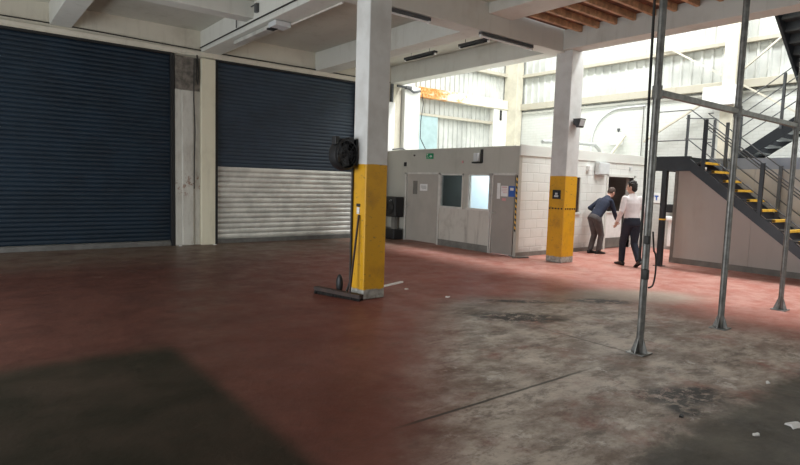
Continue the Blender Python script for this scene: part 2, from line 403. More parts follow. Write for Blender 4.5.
def shutter(x0, x1, label, split=None):
    t = thing('roller_shutter', label, 'roller shutter', ((x0 + x1) / 2, SY + .06, 0))
    if split:
        slats(x0, x1, split, 4.23, SY + .06, .09, .008).build('curtain', 'navy2', t, label='dusty blue upper slats')
        slats(x0, x1, .1, split, SY + .06, .12, .015).build('curtain', 'galv', t, label='bare galvanised lower slats')
    else: slats(x0, x1, .12, 4.23, SY + .06, .09, .008).build('curtain', 'navy', t)
    MB().box(x0, x1, SY + .015, SY + .07, 0.0, .11, .006).build('bottom_rail', 'galv_dark', t)
    for s, x in ((1, x0 - .04), (-1, x1 + .04)):
        MB().box(x - .04, x + .04, SY - .03, SY + .09, 0, 4.24, .004).build('guide_rail', 'black', t)
    MB().box(x0 - .04, x1 + .04, SY - .02, SY + .09, 4.23, 4.285, .01).build('lintel_seal', 'black', t)
shutter(-3.15, 3.79, 'wide all-navy roller shutter on the left')
shutter(4.85, 8.68, 'roller shutter with blue upper half and bare silver lower half', 1.83)
one(MB().tube([(-3.3, SY - .06, 4.47), (-1, SY - .05, 4.45), (1.7, SY - .06, 4.46), (4.0, SY - .06, 4.42), (5.0, SY - .06, 4.41), (7.2, SY - .06, 4.41), (8.9, SY - .05, 4.40), (9.8, SY - .05, 4.40)], .013, 6), 'cable', 'cable', 'dark cable running along the ledge above the roller shutters', 'cable')
one(MB().tube([(4.28, SY - .10, 4.2), (4.27, SY - .10, 3.3), (4.30, SY - .10, 2.6), (4.28, SY - .10, 1.9), (4.28, SY - .09, 1.3)], .013, 6), 'cable', 'cable', 'dark cable hanging down the pier between the shutters', 'cable')
m = MB(); m.tube([(4.36, SY - .05, 4.3), (4.39, SY - .08, 3.9), (4.36, SY - .09, 3.65), (4.335, SY - .09, 3.75), (4.33, SY - .08, 4.2)], .016, 6)
one(m, 'cable_loop', 'cable', 'looped dark cable at the top of the pier between the shutters', 'cable', smooth=True)

# ------------------------------------------------------------------ ceiling fittings
one(MB().tube([(4.43, SY - .05, 4.47), (4.42, 10, 4.48), (4.42, 7.8, 4.48)], .014, 6), 'cable', 'cable', 'dark cable along the side of the beam between the shutters', 'cable')
def batten(name, label, a, b, z, ax, dark=True, group='strip lights off'):
    """strip light along axis ax from a to b at (c, z)"""
    pass
def strip(label, p, q, w=.07, tube='white', group=None, drop=.0):
    p, q = Vector(p), Vector(q); d = (q - p).normalized()
    t = thing('strip_light', label, 'strip light', ((p + q) / 2), group)
    MB().bar(p, q, w, .05).build('body', 'darkgrey', t)
    MB().tube([p + Vector((0, 0, -.045)) + d * .03, q + Vector((0, 0, -.045)) - d * .03], .018, 8).build('tube', tube, t)
    for e in (p + d * .02, q - d * .02): MB().bar(e - d * .02 + Vector((0, 0, -.04)), e + d * .02 + Vector((0, 0, -.04)), .05, .05).build('end_cap', 'white', t)
    if drop:
        for f in (.2, .8):
            c = p.lerp(q, f); MB().tube([c + Vector((0, 0, .02)), c + Vector((0, 0, drop))], .006, 6).build('hanger', 'darkgrey', t)
    return t
strip('unlit strip light under the cross beam, right of the nearer yellow column', (5.3, 7.40, 4.30), (6.30, 7.40, 4.30), group='strip lights under the cross beam')
strip('unlit strip light under the cross beam, left of the farther yellow column', (7.5, 7.40, 4.30), (8.95, 7.40, 4.30), group='strip lights under the cross beam')
strip('unlit strip light between two beams, the farther of the hanging pair', (8.95, 11.4, 4.66), (8.95, 10.25, 4.66), .10, 'black', 'hanging strip lights', .19)
strip('unlit strip light between two beams, the nearer of the hanging pair', (8.95, 9.45, 4.66), (8.95, 8.55, 4.66), .10, 'black', 'hanging strip lights', .19)
one(MB().tube([(8.42, SY - .1, 4.62), (8.42, 10.4, 4.62), (8.38, 7.72, 4.62)], .013, 8), 'conduit', 'darkgrey', 'thin dark conduit running above the hanging strip lights', 'conduit')
t = thing('bracketed_strip_light', 'pale strip light with metal bracket under the beam between shutters', 'strip light', (4.6, 10.4, 4.3))
MB().bar((4.62, 11.5, 4.33), (4.62, 9.75, 4.33), .12, .07).build('body', 'galv', t)
MB().box(4.50, 4.80, 9.45, 9.75, 4.28, 4.37, .01).build('junction_box', 'grey_box', t)
MB().box(4.52, 4.66, 9.68, 9.86, 4.27, 4.30, .005).build('bracket', 'black', t)
one(MB().tube([(4.82, 9.5, 4.345), (4.82, 7.75, 4.345)], .016, 8), 'conduit', 'conduit', 'pale conduit running from the bracketed strip light', 'conduit')
m = MB(); m.tube([(4.41, 11.0, 4.5), (4.41, 11.0, 4.74)], .012, 6); m.tube([(4.40, 11.3, 4.74), (4.40, 10.1, 4.74)], .012, 6)
one(m, 'pipe_hanger', 'darkgrey', 'thin dark pipe hanger on the side of the beam between shutters', 'hanger')
m = MB(); m.box(4.39, 4.45, 10.02, 10.12, 4.60, 4.76, .008)
one(m, 'junction_box', 'darkgrey', 'small dark junction box at the pipe hanger end', 'junction box')

# ------------------------------------------------------------------ fan, cable, broom and small things by the nearer column
cx, cy, cz = 4.08, 6.50, 1.945
t = thing('wall_fan', 'black drum fan fixed to the side of the nearer column', 'fan', (cx, cy, 1.72))
def ringpts(y, rr, k0, n=28): return [(cx + .86 * rr * math.cos(k * 2 * PI / n), y, cz - .01 + rr * math.sin(k * 2 * PI / n)) for k in range(n)]
m = MB(); seg = 28
R0 = [(6.38, .185), (6.39, .205), (6.50, .212), (6.58, .19), (6.62, .10)]
rings = [[m.bm.verts.new(p) for p in ringpts(y, rr, 0)] for y, rr in R0]
for a, b in zip(rings, rings[1:]):
    for k in range(seg): m.bm.faces.new((a[k], a[(k + 1) % seg], b[(k + 1) % seg], b[k]))
m.bm.faces.new(rings[-1]); m.build('housing', 'black', t, smooth=True)
m = MB()
for rr in (.06, .10, .14, .18): m.tube([(cx + .86 * rr * math.cos(a * PI / 12), 6.375, cz - .01 + rr * math.sin(a * PI / 12)) for a in range(25)], .004, 5)
for k in range(8): m.tube([(cx, 6.375, cz - .01), (cx + .16 * math.cos(k * PI / 4), 6.375, cz - .01 + .185 * math.sin(k * PI / 4))], .004, 5)
m.build('grille', 'black', t)
m = MB()
for k in range(5):
    a = k * 2 * PI / 5; m.bar((cx + .03 * math.cos(a), 6.46, cz + .03 * math.sin(a)), (cx + .145 * math.cos(a), 6.47, cz + .165 * math.sin(a)), .10, .006, (0, 1, .4))
m.build('blade', 'darkgrey', t)
MB().ell((cx, 6.48, cz - .01), (.05, .05, .05)).build('motor', 'black', t)
m = MB(); m.box(3.91, 3.98, 6.40, 6.50, 2.06, 2.17, .01); m.box(4.12, 4.2, 6.40, 6.50, 2.08, 2.17, .01); m.box(3.93, 4.268, 6.44, 6.50, 2.12, 2.15, .005); m.box(4.235, 4.268, 6.40, 6.51, 1.80, 2.15, .005)
m.build('bracket', 'black', t)
one(MB().tube([(4.25, 6.50, 1.78), (4.25, 6.50, 1.2), (4.25, 6.50, .6), (4.25, 6.50, .2), (4.22, 6.56, .02)], .015, 8), 'cable', 'cable', 'black cable hanging down the left edge of the nearer column', 'cable')
m = MB(); m.ell((4.18, 6.66, .15), (.045, .06, .14)); m.box(4.13, 4.22, 6.61, 6.71, 0, .06, .015)
one(m, 'power_plug_box', 'black', 'small black bottle-shaped object standing beside the foot of the nearer column', 'container', smooth=True)
t = thing('broom', 'wide dark broom leaning upright against the yellow base of the nearer column', 'broom', (4.02, 6.35, 0))
MB().tube([(4.135, 6.33, .09), (4.25, 6.32, 1.14)], [.016, .014], 10).build('handle', 'brush', t)
hb = MB().bar((3.95, 6.92, .075), (4.20, 6.14, .060), .085, .05); hb.build('head', 'brush', t)
m = MB()
A = Vector((3.955, 6.91, 0)); Bq = Vector((4.198, 6.15, 0)); dd = (Bq - A); nn = dd.normalized(); sd = Vector((nn.y, -nn.x, 0))
for i in range(42):
    for k in (-1, 0, 1):
        p = A + dd * (i / 41) + sd * (k * .028); q = p + Vector((random.uniform(-.01, .01), random.uniform(-.01, .01), .002)) + sd * k * .012
        m.bar(q, p + Vector((0, 0, .07)), .012, .012, (1, .3, 0))
m.build('bristles', 'bristle', t)
t = thing('door_contact_box', 'small white and dark tag stuck on the yellow side of the nearer column', 'tag', (4.25, 6.38, 1.15))
MB().box(4.258, 4.271, 6.33, 6.39, 1.15, 1.24, .003).build('tag_face', 'white', t)
MB().box(4.256, 4.271, 6.32, 6.40, 1.25, 1.29, .003).build('tag_top', 'black', t)
one(MB().bar((4.75, 6.72, .012), (5.55, 6.98, .012), .05, .02), 'white_strip', 'paper', 'thin white strip lying on the floor behind the nearer column', 'strip')

# signs on the farther column
t = thing('column_sign', 'small dark square sign on the farther yellow column', 'sign', (9.92, 7.36, 1.34))
MB().box(9.916, 9.93, 7.26, 7.46, 1.34, 1.53, .002).build('plate', 'black', t)
m = MB(); m.box(9.912, 9.917, 7.31, 7.41, 1.38, 1.42); m.box(9.912, 9.917, 7.33, 7.39, 1.43, 1.47); m.build('pictogram', 'grey_box', t)
m = MB()
for i in range(5): m.box(9.920, 9.93, 7.20 + i * .075, 7.235 + i * .075, 1.125, 1.155)
for i in range(5): m.box(9.96 + i * .078, 9.995 + i * .078, 7.152, 7.16, 1.125, 1.155)
one(m, 'column_marking', 'black', 'row of short black dashes around the farther yellow column', 'marking')
t = thing('floodlight', 'small dark wedge floodlight on the farther column', 'floodlight', (10.12, 7.1, 2.8))
m = MB(); m.prism([(6.96, 3.0), (7.13, 3.0), (7.13, 2.93), (7.05, 2.82), (7.01, 2.83)], 0, 10.03, 10.23); m.build('housing', 'darkgrey', t)
MB().box(10.09, 10.18, 7.10, 7.17, 2.88, 2.98, .005).build('mounting_bracket', 'darkgrey', t)
m = MB(); m.prism([(6.955, 2.98), (6.972, 2.98), (7.01, 2.85), (6.99, 2.855)], 0, 10.05, 10.21); m.build('lens', 'grey_box', t)

# ------------------------------------------------------------------ office block
OX, OY, OZ = 9.8, 8.3, 2.47
def yz(m, y0, y1, z0, z1, d0=0.0, d1=.1, bev=0): m.box(OX + d0, OX + d1, y0, y1, z0, z1, bev); return m
m = MB()
yz(m, 8.30, 8.37, 0, OZ); yz(m, 8.37, 13.2, 1.84, OZ); yz(m, 9.07, 9.12, 0, 1.84)
yz(m, 9.86, 10.02, .98, 1.84); yz(m, 10.88, 10.96, 0, 1.84); yz(m, 12.28, 13.2, 0, 1.84)
struct('wall_office', m, 'office')
m = MB(); yz(m, 9.12, 10.88, .16, .98, .01, .09)
struct('wall_office_lower_panel', m, 'office_low')
m = MB(); yz(m, 9.12, 10.88, 0, .16, -.012, .09); yz(m, 12.28, 13.19, 0, .3, -.012, .0); struct('baseboard_office', m, 'kick')
for i, (a, b, g) in enumerate(((9.12, 9.86, 'glassclear'), (10.02, 10.88, 'glassdark'))):
    m = MB(); yz(m, a, a + .04, 1.0, 1.84, -.02, .08); yz(m, b - .04, b, 1.0, 1.84, -.02, .08); yz(m, a, b, 1.80, 1.84, -.02, .08); yz(m, a - .02, b + .02, .97, 1.02, -.04, .08)
    w = struct('window_%d' % (i + 1), m, 'office_frame')
    m = MB(); yz(m, a + .04, b - .04, 1.02, 1.80, .03, .042); struct('glass_pane', m, g, w)
# door trims
m = MB()
for a in (9.065, 9.10, 10.90, 12.27): yz(m, a - .02, a + .03, 0, 1.86, -.02, .0)
yz(m, 8.37, 9.08, 1.82, 1.87, -.02, 0); yz(m, 10.88, 12.3, 1.82, 1.87, -.02, 0)
struct('trim_2', m, 'office_frame')
def leaf(n, y0, y1, label, mat, vp, hy):
    m = MB(); yz(m, y0, y1, .02, 1.83, .01, .055, .003); d = struct('door_%d' % n, m, mat, label=label)
    m = MB(); yz(m, vp[0], vp[1], vp[2], vp[3], .004, .012); struct('vision_panel', m, vp[4], d)
    m = MB(); m.tube([(OX + .01, hy, .95), (OX - .04, hy, .95), (OX - .04, hy + .1, .95)], .01, 8); struct('door_handle', m, 'galv', d)
leaf(1, 10.98, 12.24, 'wide grey office door', 'doorL', (11.80, 11.98, 1.28, 1.64, 'kick'), 12.12)
leaf(2, 8.41, 9.05, 'grey office door with notices', 'door', (8.83, 8.92, 1.28, 1.64, 'white'), 8.95)
def plate(name, label, cat, y0, y1, z0, z1, mat, marks=(), dep=.006, x=OX):
    t = thing(name, label, cat, (x, (y0 + y1) / 2, z0))
    MB().box(x - dep, x, y0, y1, z0, z1).build('plate', mat, t)
    for mk, mm in marks:
        m = MB()
        for (a, b, c, d) in mk: m.box(x - dep - .003, x - dep, a, b, c, d)
        m.build('print', mm, t)
    return t
plate('paper_notice', 'white paper notice on the wide grey office door', 'notice', 11.38, 11.68, 1.38, 1.56, 'paper', [([(11.42, 11.64, 1.50, 1.51), (11.42, 11.64, 1.47, 1.48), (11.42, 11.60, 1.44, 1.45)], 'kick')], x=OX + .01)
plate('paper_notice', 'pinkish paper notice on the narrow office door', 'notice', 8.60, 8.80, 1.34, 1.58, 'paper', [([(8.62, 8.78, 1.54, 1.56), (8.62, 8.78, 1.50, 1.51), (8.62, 8.78, 1.46, 1.47), (8.62, 8.74, 1.42, 1.43)], 'pink')], x=OX + .01)
plate('red_notice', 'small pink and red notice below the paper on the narrow office door', 'notice', 8.65, 8.76, 1.24, 1.30, 'pink', x=OX + .01)
plate('blue_sign', 'blue safety sign at the edge of the narrow office door', 'sign', 8.39, 8.57, 1.34, 1.58, 'blue', [([(8.43, 8.53, 1.48, 1.54)], 'white')], x=OX + .01)
# hazard tape on the right jamb
m = MB(); m2 = MB()
z = .55; k = 0
while z < 1.80:
    (m if k % 2 else m2).prism([(8.315, z), (8.355, z + .03), (8.355, z + .09), (8.315, z + .06)], 0, OX - .006, OX - .001)
    z += .06; k += 1
t = thing('hazard_tape', 'black and yellow hazard tape down the corner beside the narrow office door', 'tape', (OX, 8.335, .55))
m.build('yellow_stripes', 'yellow', t); m2.build('black_stripes', 'black', t)
t = thing('exit_sign', 'green emergency exit sign over the wide office door', 'exit sign', (OX, 11.3, 2.22))
MB().box(OX - .03, OX, 11.17, 11.43, 2.22, 2.36, .004).build('sign_box', 'green', t)
m = MB(); X0 = OX - .034
m.box(X0, OX - .03, 11.36, 11.40, 2.32, 2.345); m.bar((X0 + .002, 11.38, 2.31), (X0 + .002, 11.35, 2.27), .004, .02, (1, 0, 0)); m.bar((X0 + .002, 11.35, 2.27), (X0 + .002, 11.39, 2.24), .004, .014, (1, 0, 0)); m.bar((X0 + .002, 11.35, 2.27), (X0 + .002, 11.31, 2.24), .004, .014, (1, 0, 0))
m.box(X0, OX - .03, 11.25, 11.30, 2.28, 2.295); m.prism([(11.25, 2.25), (11.25, 2.325), (11.19, 2.2875)], 0, X0, OX - .03); m.build('pictogram', 'white', t)
t = thing('outdoor_heater_box', 'small pale box on a black bracket above the office windows', 'box', (OX, 9.5, 2.08))
MB().box(OX - .13, OX - .04, 9.46, 9.60, 2.14, 2.33, .01).build('housing', 'grey_box', t)
m = MB(); m.box(OX - .04, OX, 9.40, 9.46, 2.10, 2.42, .005); m.box(OX - .12, OX, 9.42, 9.66, 2.09, 2.125, .005); m.build('bracket', 'black', t)
one(MB().box(OX - .03, OX, 12.28, 12.37, 2.03, 2.14, .005), 'alarm_box', 'black', 'small black box high at the left end of the office front', 'box')
one(MB().box(OX - .03, OX, 11.92, 11.96, 2.30, 2.34, .004), 'cable_clip', 'darkgrey', 'tiny dark fitting left of the exit sign', 'fitting')
one(MB().box(OX - .02, OX, 10.05, 10.10, 2.10, 2.16, .005), 'sensor', 'pink', 'tiny reddish sensor above the office windows', 'sensor')
# roof of the office, block wall facing the viewer, recess and entrance
struct('roof_office', MB().box(OX + .1, 15.1, OY + .2, 13.2, OZ - .1, OZ + .02), 'fascia')
m = MB()
m.box(OX + .1, 11.86, OY, OY + .2, 0, OZ - .1); m.box(11.86, 12.14, OY, OY + .2, 0, .98); m.box(11.86, 12.14, OY, OY + .2, 1.84, OZ - .1)
m.box(12.14, 13.30, OY, OY + .2, 0, OZ - .1); m.box(13.30, 14.52, OY, OY + .2, 1.90, OZ - .1); m.box(14.52, 15.1, OY, OY + .2, 0, OZ - .1)
struct('wall_block', m, 'blockx')
struct('trim_3', MB().box(OX, 15.1, OY - .03, OY, 2.26, OZ + .03, .005), 'fascia')
m = MB(); m.box(11.86, 11.90, OY - .01, OY + .06, .98, 1.84); m.box(12.10, 12.14, OY - .01, OY + .06, .98, 1.84); m.box(11.84, 12.16, OY - .04, OY + .06, .93, .98)
w = struct('window_3', m, 'fascia'); struct('glass_pane', MB().box(11.9, 12.1, OY + .02, OY + .032, .98, 1.84), 'brush', w)
m = MB()
m.box(13.24, 13.30, OY - .03, OY + .1, 0, 1.96); m.box(14.52, 14.58, OY - .03, OY + .1, 0, 1.96); m.box(13.24, 14.58, OY - .03, OY + .1, 1.90, 1.96)
struct('trim_4', m, 'fascia')
m = MB(); m.box(13.31, 14.25, OY + .10, OY + .15, .28, .95, .005)
d = struct('door_3', m, 'white', label='white lower half door standing in the dark doorway'); 
struct('door_ledge', MB().box(13.31, 14.27, OY + .06, OY + .19, .95, .98), 'fascia', d)
struct('kick_plate', MB().box(13.31, 14.27, OY + .09, OY + .16, .02, .28), 'kick', d)
struct('baseboard_block', MB().box(OX + .02, 13.24, OY - .012, OY, 0, .10), 'kick')
# rooms behind: dim corridor behind the doorway, lit room behind window 1
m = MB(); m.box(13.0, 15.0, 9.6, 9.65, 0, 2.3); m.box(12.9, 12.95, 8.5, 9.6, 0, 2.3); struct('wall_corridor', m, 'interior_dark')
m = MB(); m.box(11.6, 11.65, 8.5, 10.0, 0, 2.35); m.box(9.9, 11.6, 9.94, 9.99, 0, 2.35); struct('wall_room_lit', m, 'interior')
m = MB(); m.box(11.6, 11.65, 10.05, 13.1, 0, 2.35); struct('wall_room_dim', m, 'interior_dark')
m = MB(); m.box(11.55, 11.6, 9.15, 9.5, .8, 2.0); one(m, 'wall_cabinet', 'white', 'white cabinet inside the lit office room seen through the window', 'cabinet')
# bits on the block wall
t = thing('electrical_box', 'pale grey electrical box on the block wall left of the doorway', 'electrical box', (12.88, OY - .08, 1.93))
MB().box(12.66, 13.12, OY - .15, OY - .03, 1.93, 2.24, .01).build('housing', 'grey_box', t); MB().box(12.68, 13.10, OY - .16, OY - .15, 1.95, 2.22, .003).build('cover', 'grey_box', t)
one(MB().box(12.32, 12.44, OY - .10, OY, 2.02, 2.14, .01), 'alarm_sensor', 'white', 'small white sensor on the block wall left of the grey box', 'sensor')
one(MB().box(14.30, 14.36, OY - .05, OY - .0, 2.10, 2.18, .01), 'small_lamp', 'grey_box', 'tiny grey fitting above the doorway', 'fitting')
m = MB(); m.tube([(11.0, OY + .35, OZ + .18), (12.5, OY + .35, OZ + .24), (13.15, OY + .35, OZ + .24), (13.35, OY + .35, OZ + .14), (13.45, OY + .35, OZ + .01)], .045, 10)
one(m, 'roof_pipe', 'galv_pipe', 'pale grey pipe lying along the office roof edge with a bent end', 'pipe', smooth=True)
m = MB(); m.bar((14.3, OY + .6, OZ + .02), (15.0, OY + .6, OZ + .62), .05, .06); one(m, 'roof_strut', 'purlin2', 'pale slanting bar rising from the office roof at the right', 'bar')
t = thing('roof_unit', 'small white box with dark knob on the arched brick wall', 'box', (15.0, 9.08, 2.75))
MB().box(14.88, 15.09, 9.0, 9.30, 2.85, 3.18, .02).build('housing', 'white', t); m = MB(); m.box(15.02, 15.09, 9.12, 9.18, 3.25, 3.32, .01); m.tube([(15.05, 9.15, 3.18), (15.05, 9.15, 3.26)], .02, 6); m.build('knob', 'darkgrey', t)

# dark machine and pipes between the far wall and the office
t = thing('wall_machine', 'black machine with coiled hose fixed beside the left end of the office', 'machine', (9.6, 12.6, 0))
MB().box(9.48, 9.78, 12.32, 12.95, .62, 1.18, .03).build('housing', 'black', t)
m = MB()
for r in (.10, .15, .20): m.tube([(9.46, 12.62 + r * math.cos(a * PI / 10), .90 + r * math.sin(a * PI / 10)) for a in range(21)], .018, 6)
m.build('hose_coil', 'cable', t, smooth=True)
MB().box(9.45, 9.76, 12.32, 12.85, 0, .28, .03).build('base', 'black', t); MB().box(9.6, 9.72, 12.5, 12.65, .26, .66, .01).build('support', 'kick', t)
MB().box(9.465, 9.482, 12.5, 12.6, 1.05, 1.1).build('label_plate', 'grey_box', t)
m = MB(); m.tube([(9.62, 13.06, 0), (9.62, 13.06, 2.3), (9.64, 13.08, 2.6), (9.64, 13.1, 4.2)], .04, 8)
one(m, 'down_pipe', 'darkgrey', 'dark vertical pipe beside the left end of the office', 'pipe', smooth=True)
one(MB().box(9.72, 9.98, SY - .09, SY, 2.45, 3.86, .02), 'wall_panel', 'white', 'tall white panel on the wall between shutter and pilaster', 'panel')
one(MB().tube([(9.86, SY - .07, 3.86), (9.86, SY - .07, 4.36)], .05, 10), 'vent_pipe', 'darkgrey', 'short dark pipe above the tall white wall panel', 'pipe')
m = MB(); m.tube([(9.95, SY - .2, 4.31), (10.3, SY - .2, 4.31), (10.55, SY - .2, 4.20), (10.8, SY - .2, 4.26)], .035, 8); m.box(10.25, 10.45, SY - .25, SY - .15, 4.26, 4.35, .01)
one(m, 'bent_pipe', 'darkgrey', 'dark bent pipe at the top of the white pilaster', 'pipe', smooth=True)
m = MB(); m.tube([(9.7, 12.8, 2.50), (10.2, 13.0, 2.56), (10.35, 13.0, 2.50)], .02, 6); one(m, 'pipe_elbow', 'darkgrey', 'thin dark pipe over the left end of the office roof', 'pipe')
m = MB(); m.tube([(10.86, SY - .22, 4.2), (10.90, SY - .24, 3.9), (10.84, SY - .22, 3.4), (10.86, SY - .2, 2.9), (11.05, SY - .3, 2.5)], .012, 6); one(m, 'cable', 'cable', 'thin cable drooping beside the white pilaster', 'cable')

# ------------------------------------------------------------------ atrium: clad back wall and right wall
def corr(axis, a0, a1, z0, z1, c, sgn, pitch=.20, d=.035):
    """profiled sheet in plane (axis, z) at coordinate c, ribs towards sgn"""
    m = MB(); pts = []; x = a0
    while x < a1 - 1e-6:
        for f, h in ((0, 0), (.62, 0), (.72, 1), (.90, 1)):
            if x + f * pitch < a1: pts.append((x + f * pitch, c + sgn * d * h))
        x += pitch
    pts.append((a1, c)); back = c - sgn * .02
    poly = pts + [(a1, back), (a0, back)]
    if axis == 0: return m.prism([(p, q) for p, q in poly], 2, z0, z1)
    return m.prism([(q, p) for p, q in poly], 2, z0, z1)
struct('wall_back.001', corr(0, 10.95, 15.1, 0, 9, SY + .16, -1), 'clad')
struct('wall_back.002', MB().box(10.25, 15.1, SY + .2, SY + .3, 0, 9), 'fascia')
one(MB().box(10.28, 10.86, SY - .14, SY + .12, 0, 4.37, .01), 'pilaster', 'white_wall', 'white pilaster at the left end of the corrugated wall', 'pilaster')
one(MB().box(10.87, 14.75, SY - .10, SY + .12, 4.12, 4.42, .01), 'wall_beam', 'rust', 'cream horizontal beam with orange rust at its left end', 'beam')
one(MB().box(10.86, 14.2, SY - .02, SY + .12, 3.60, 3.68, .004), 'wall_rail', 'purlin', 'thin rusty rail halfway up the corrugated back wall', 'rail')
one(MB().box(10.86, 14.78, SY - .02, SY + .12, 5.22, 5.32, .004), 'wall_rail', 'purlin', 'upper pale rail on the corrugated back wall', 'rail')
one(MB().box(10.95, 11.7, SY - .0, SY + .10, 2.48, 3.60), 'translucent_sheet', 'cladblue', 'pale blue green sheet in the lower left of the corrugated wall', 'sheet')
one(MB().box(14.12, 14.78, SY - .06, SY + .12, 2.47, 4.12, .01), 'wall_pier_block', 'white_wall', 'broad white pier at the right end of the back wall', 'pier')
one(MB().box(14.40, 14.48, SY - .09, SY - .06, 3.75, 4.08), 'wall_slot', 'black', 'short black slot high on the broad white pier', 'slot')
one(MB().box(14.76, 15.06, 12.75, 13.3, 0, 9, .01), 'corner_post', 'purlin2', 'cream steel post in the far corner of the high bay', 'post')
# right wall
struct('wall_right', MB().box(15.1, 15.4, -7, 13.5, 0, 4.02), 'brick')
struct('wall_right.001', corr(1, -7, 13.3, 4.02, 9, 15.16, -1, .26), 'clad')
struct('trim_5', MB().box(15.06, 15.12, -7, 12.75, 3.98, 4.04), 'fascia')
one(MB().box(14.98, 15.13, -7, 12.75, 4.10, 4.30, .01), 'cladding_rail', 'purlin', 'weathered rail at the foot of the right corrugated wall', 'rail', 'rails on the right corrugated wall')
one(MB().box(15.0, 15.13, -7, 12.75, 5.17, 5.27, .01), 'cladding_rail', 'purlin', 'weathered rail across the middle of the right corrugated wall', 'rail', 'rails on the right corrugated wall')
one(MB().box(14.72, 14.97, 5.98, 6.28, 0, 9, .01), 'steel_post', 'purlin2', 'cream steel post with crossing braces on the right wall', 'post')
one(MB().box(14.58, 14.715, 5.90, 6.66, 3.68, 4.13, .01), 'post_box', 'white', 'white box fixed to the cream braced post', 'box')
def brace(a, b, label): one(MB().bar(a, b, .04, .05, (1, 0, 0)), 'wall_brace', 'purlin2', label, 'brace', 'braces of the cream post')
brace((14.93, 8.4, 5.72), (14.93, 6.3, 4.40), 'upper brace rising left from the cream post')
brace((14.93, 5.95, 4.50), (14.93, 4.0, 6.1), 'upper brace rising right from the cream post')
brace((14.93, 8.3, 2.9), (14.93, 6.3, 4.1), 'lower brace falling left from the cream post')
brace((14.93, 5.95, 4.2), (14.93, 3.9, 2.9), 'lower brace falling right from the cream post')
# arch pipe on the brick wall
pts = [(15.07, 10.03, 2.5), (15.07, 10.03, 2.95)]
for i in range(1, 11):
    a = PI - i * PI / 20; pts.append((15.07, 9.10 - .93 * math.cos(a), 2.95 + .95 * math.sin(a)))
pts += [(15.07, 8.4, 3.90)]
one(MB().tube(pts, .022, 8), 'arched_moulding', 'grey_box', 'pale grey arched moulding on the white brick wall', 'moulding', smooth=True)
one(MB().tube([(15.06, 8.43, 2.5), (15.06, 8.43, 3.9)], .012, 6), 'wall_pipe', 'galv_dark', 'thin vertical pipe on the brick wall behind the near pole', 'pipe')
# sign and dispenser on the right wall, under the landing
t = thing('wall_sign', 'small white sign with blue lettering beyond the tall pole', 'sign', (15.09, 7.94, 1.28))
MB().box(15.085, 15.10, 7.80, 8.10, 1.24, 1.50).build('plate', 'white', t)
m = MB()
for y0 in (7.85, 7.97): m.box(15.08, 15.085, y0, y0 + .10, 1.40, 1.44); m.box(15.08, 15.085, y0 + .035, y0 + .065, 1.31, 1.40)
m.build('lettering', 'blue', t)
t = thing('hand_dispenser', 'black dispenser over a white basin on the wall under the landing', 'dispenser', (15.02, 7.42, .7))
MB().box(14.93, 15.09, 7.34, 7.54, 1.00, 1.22, .02).build('housing', 'black', t)
MB().box(14.90, 15.09, 7.34, 7.54, .78, .90, .03).build('basin', 'white', t)
MB().box(14.98, 15.09, 7.40, 7.48, .1, .80, .01).build('pedestal', 'white', t)

# high bay roof with a run of rooflights
m = MB(); m.box(10.0, 11.8, -7, 13.4, 8.9, 9.0); m.box(13.2, 15.4, -7, 13.4, 8.9, 9.0)
for y in (-5, -1, 3, 7, 11): m.box(11.8, 13.2, y, y + .12, 8.9, 9.0)
struct('ceiling.002', m, 'clad')
struct('wall_upper_left', MB().box(10.05, 10.25, -7, 13.4, 5.05, 8.9), 'clad')
struct('wall_front.001', MB().box(10.25, 15.4, -7.2, -7, ZC, 8.9), 'clad')

# ------------------------------------------------------------------ mezzanine room and stairs
PX = 12.45
t = thing('partition_room', 'taupe panelled partition enclosing the space beneath the stairs', 'partition', (PX, 4, 0))
MB().box(PX, PX + .08, -2, 6.12, .12, 2.06).build('panel', 'panel', t)
MB().box(PX + .08, 13.4, 6.04, 6.12, .12, 2.06).build('panel', 'panel', t)
m = MB(); m.box(PX - .015, PX + .09, -2, 6.135, 0, .12); m.box(PX + .09, 13.4, 6.03, 6.135, 0, .12); m.build('skirting', 'kick', t)
MB().box(PX - .012, PX + .0, 6.06, 6.13, .12, 2.06).build('corner_strip', 'kick', t)
MB().box(PX - .012, PX, 4.55, 4.58, .12, 2.06).build('joint_strip', 'panel', t)
t = thing('mezzanine_deck', 'grey mezzanine deck edged with a blue grey channel behind the stairs', 'deck', (13.5, 3, 2.06))
MB().box(PX, PX + .08, -2, 5.45, 2.06, 2.28).build('edge_channel', 'slate', t)
MB().box(PX + .08, 15.05, -2, 5.45, 2.10, 2.28).build('deck_slab', 'darkgrey', t)
one(MB().box(PX - .012, PX, 3.40, 3.66, 2.13, 2.25), 'yellow_label', 'yellow', 'yellow label on the blue grey deck edge by the farthest pole', 'label')

SX0, SX1 = 11.62, 12.38
t = thing('staircase', 'black steel staircase with yellow nosed treads coming down towards the right', 'staircase', (12.0, 4.5, 0))
stair = t; y0, z0 = 5.42, 2.20; rise, go = .176, .222; n = 12; sl = rise / go
def stringer(x, w, ya, za, yb, zb, h=.24):
    return MB().prism([(ya, za - h), (ya, za + .02), (yb, zb + .02), (yb, zb - h)], 0, x, x + w)
yb = y0 - n * go; zb = z0 - n * rise
for x in (SX0 - .03, SX1 - .02):
    m = MB(); m.prism([(y0 + .02, z0 - .20), (y0 + .02, z0 + .03), (yb, zb + .05), (yb - .10, 0.0), (yb + .06, 0.0)], 0, x, x + .05)
    m.build('stringer', 'blacksteel', t)
for i in range(n):
    yy = y0 - i * go; zz = z0 - (i + 0) * rise - .03
    tr = MB().box(SX0 + .02, SX1 - .02, yy - go - .0, yy + .04, zz - .035, zz).build('tread', 'tread', t)
    MB().box(SX0 + .02, SX1 - .02, yy - go - .015, yy - go + .05, zz - .04, zz + .006).build('nosing', 'yellow', tr)
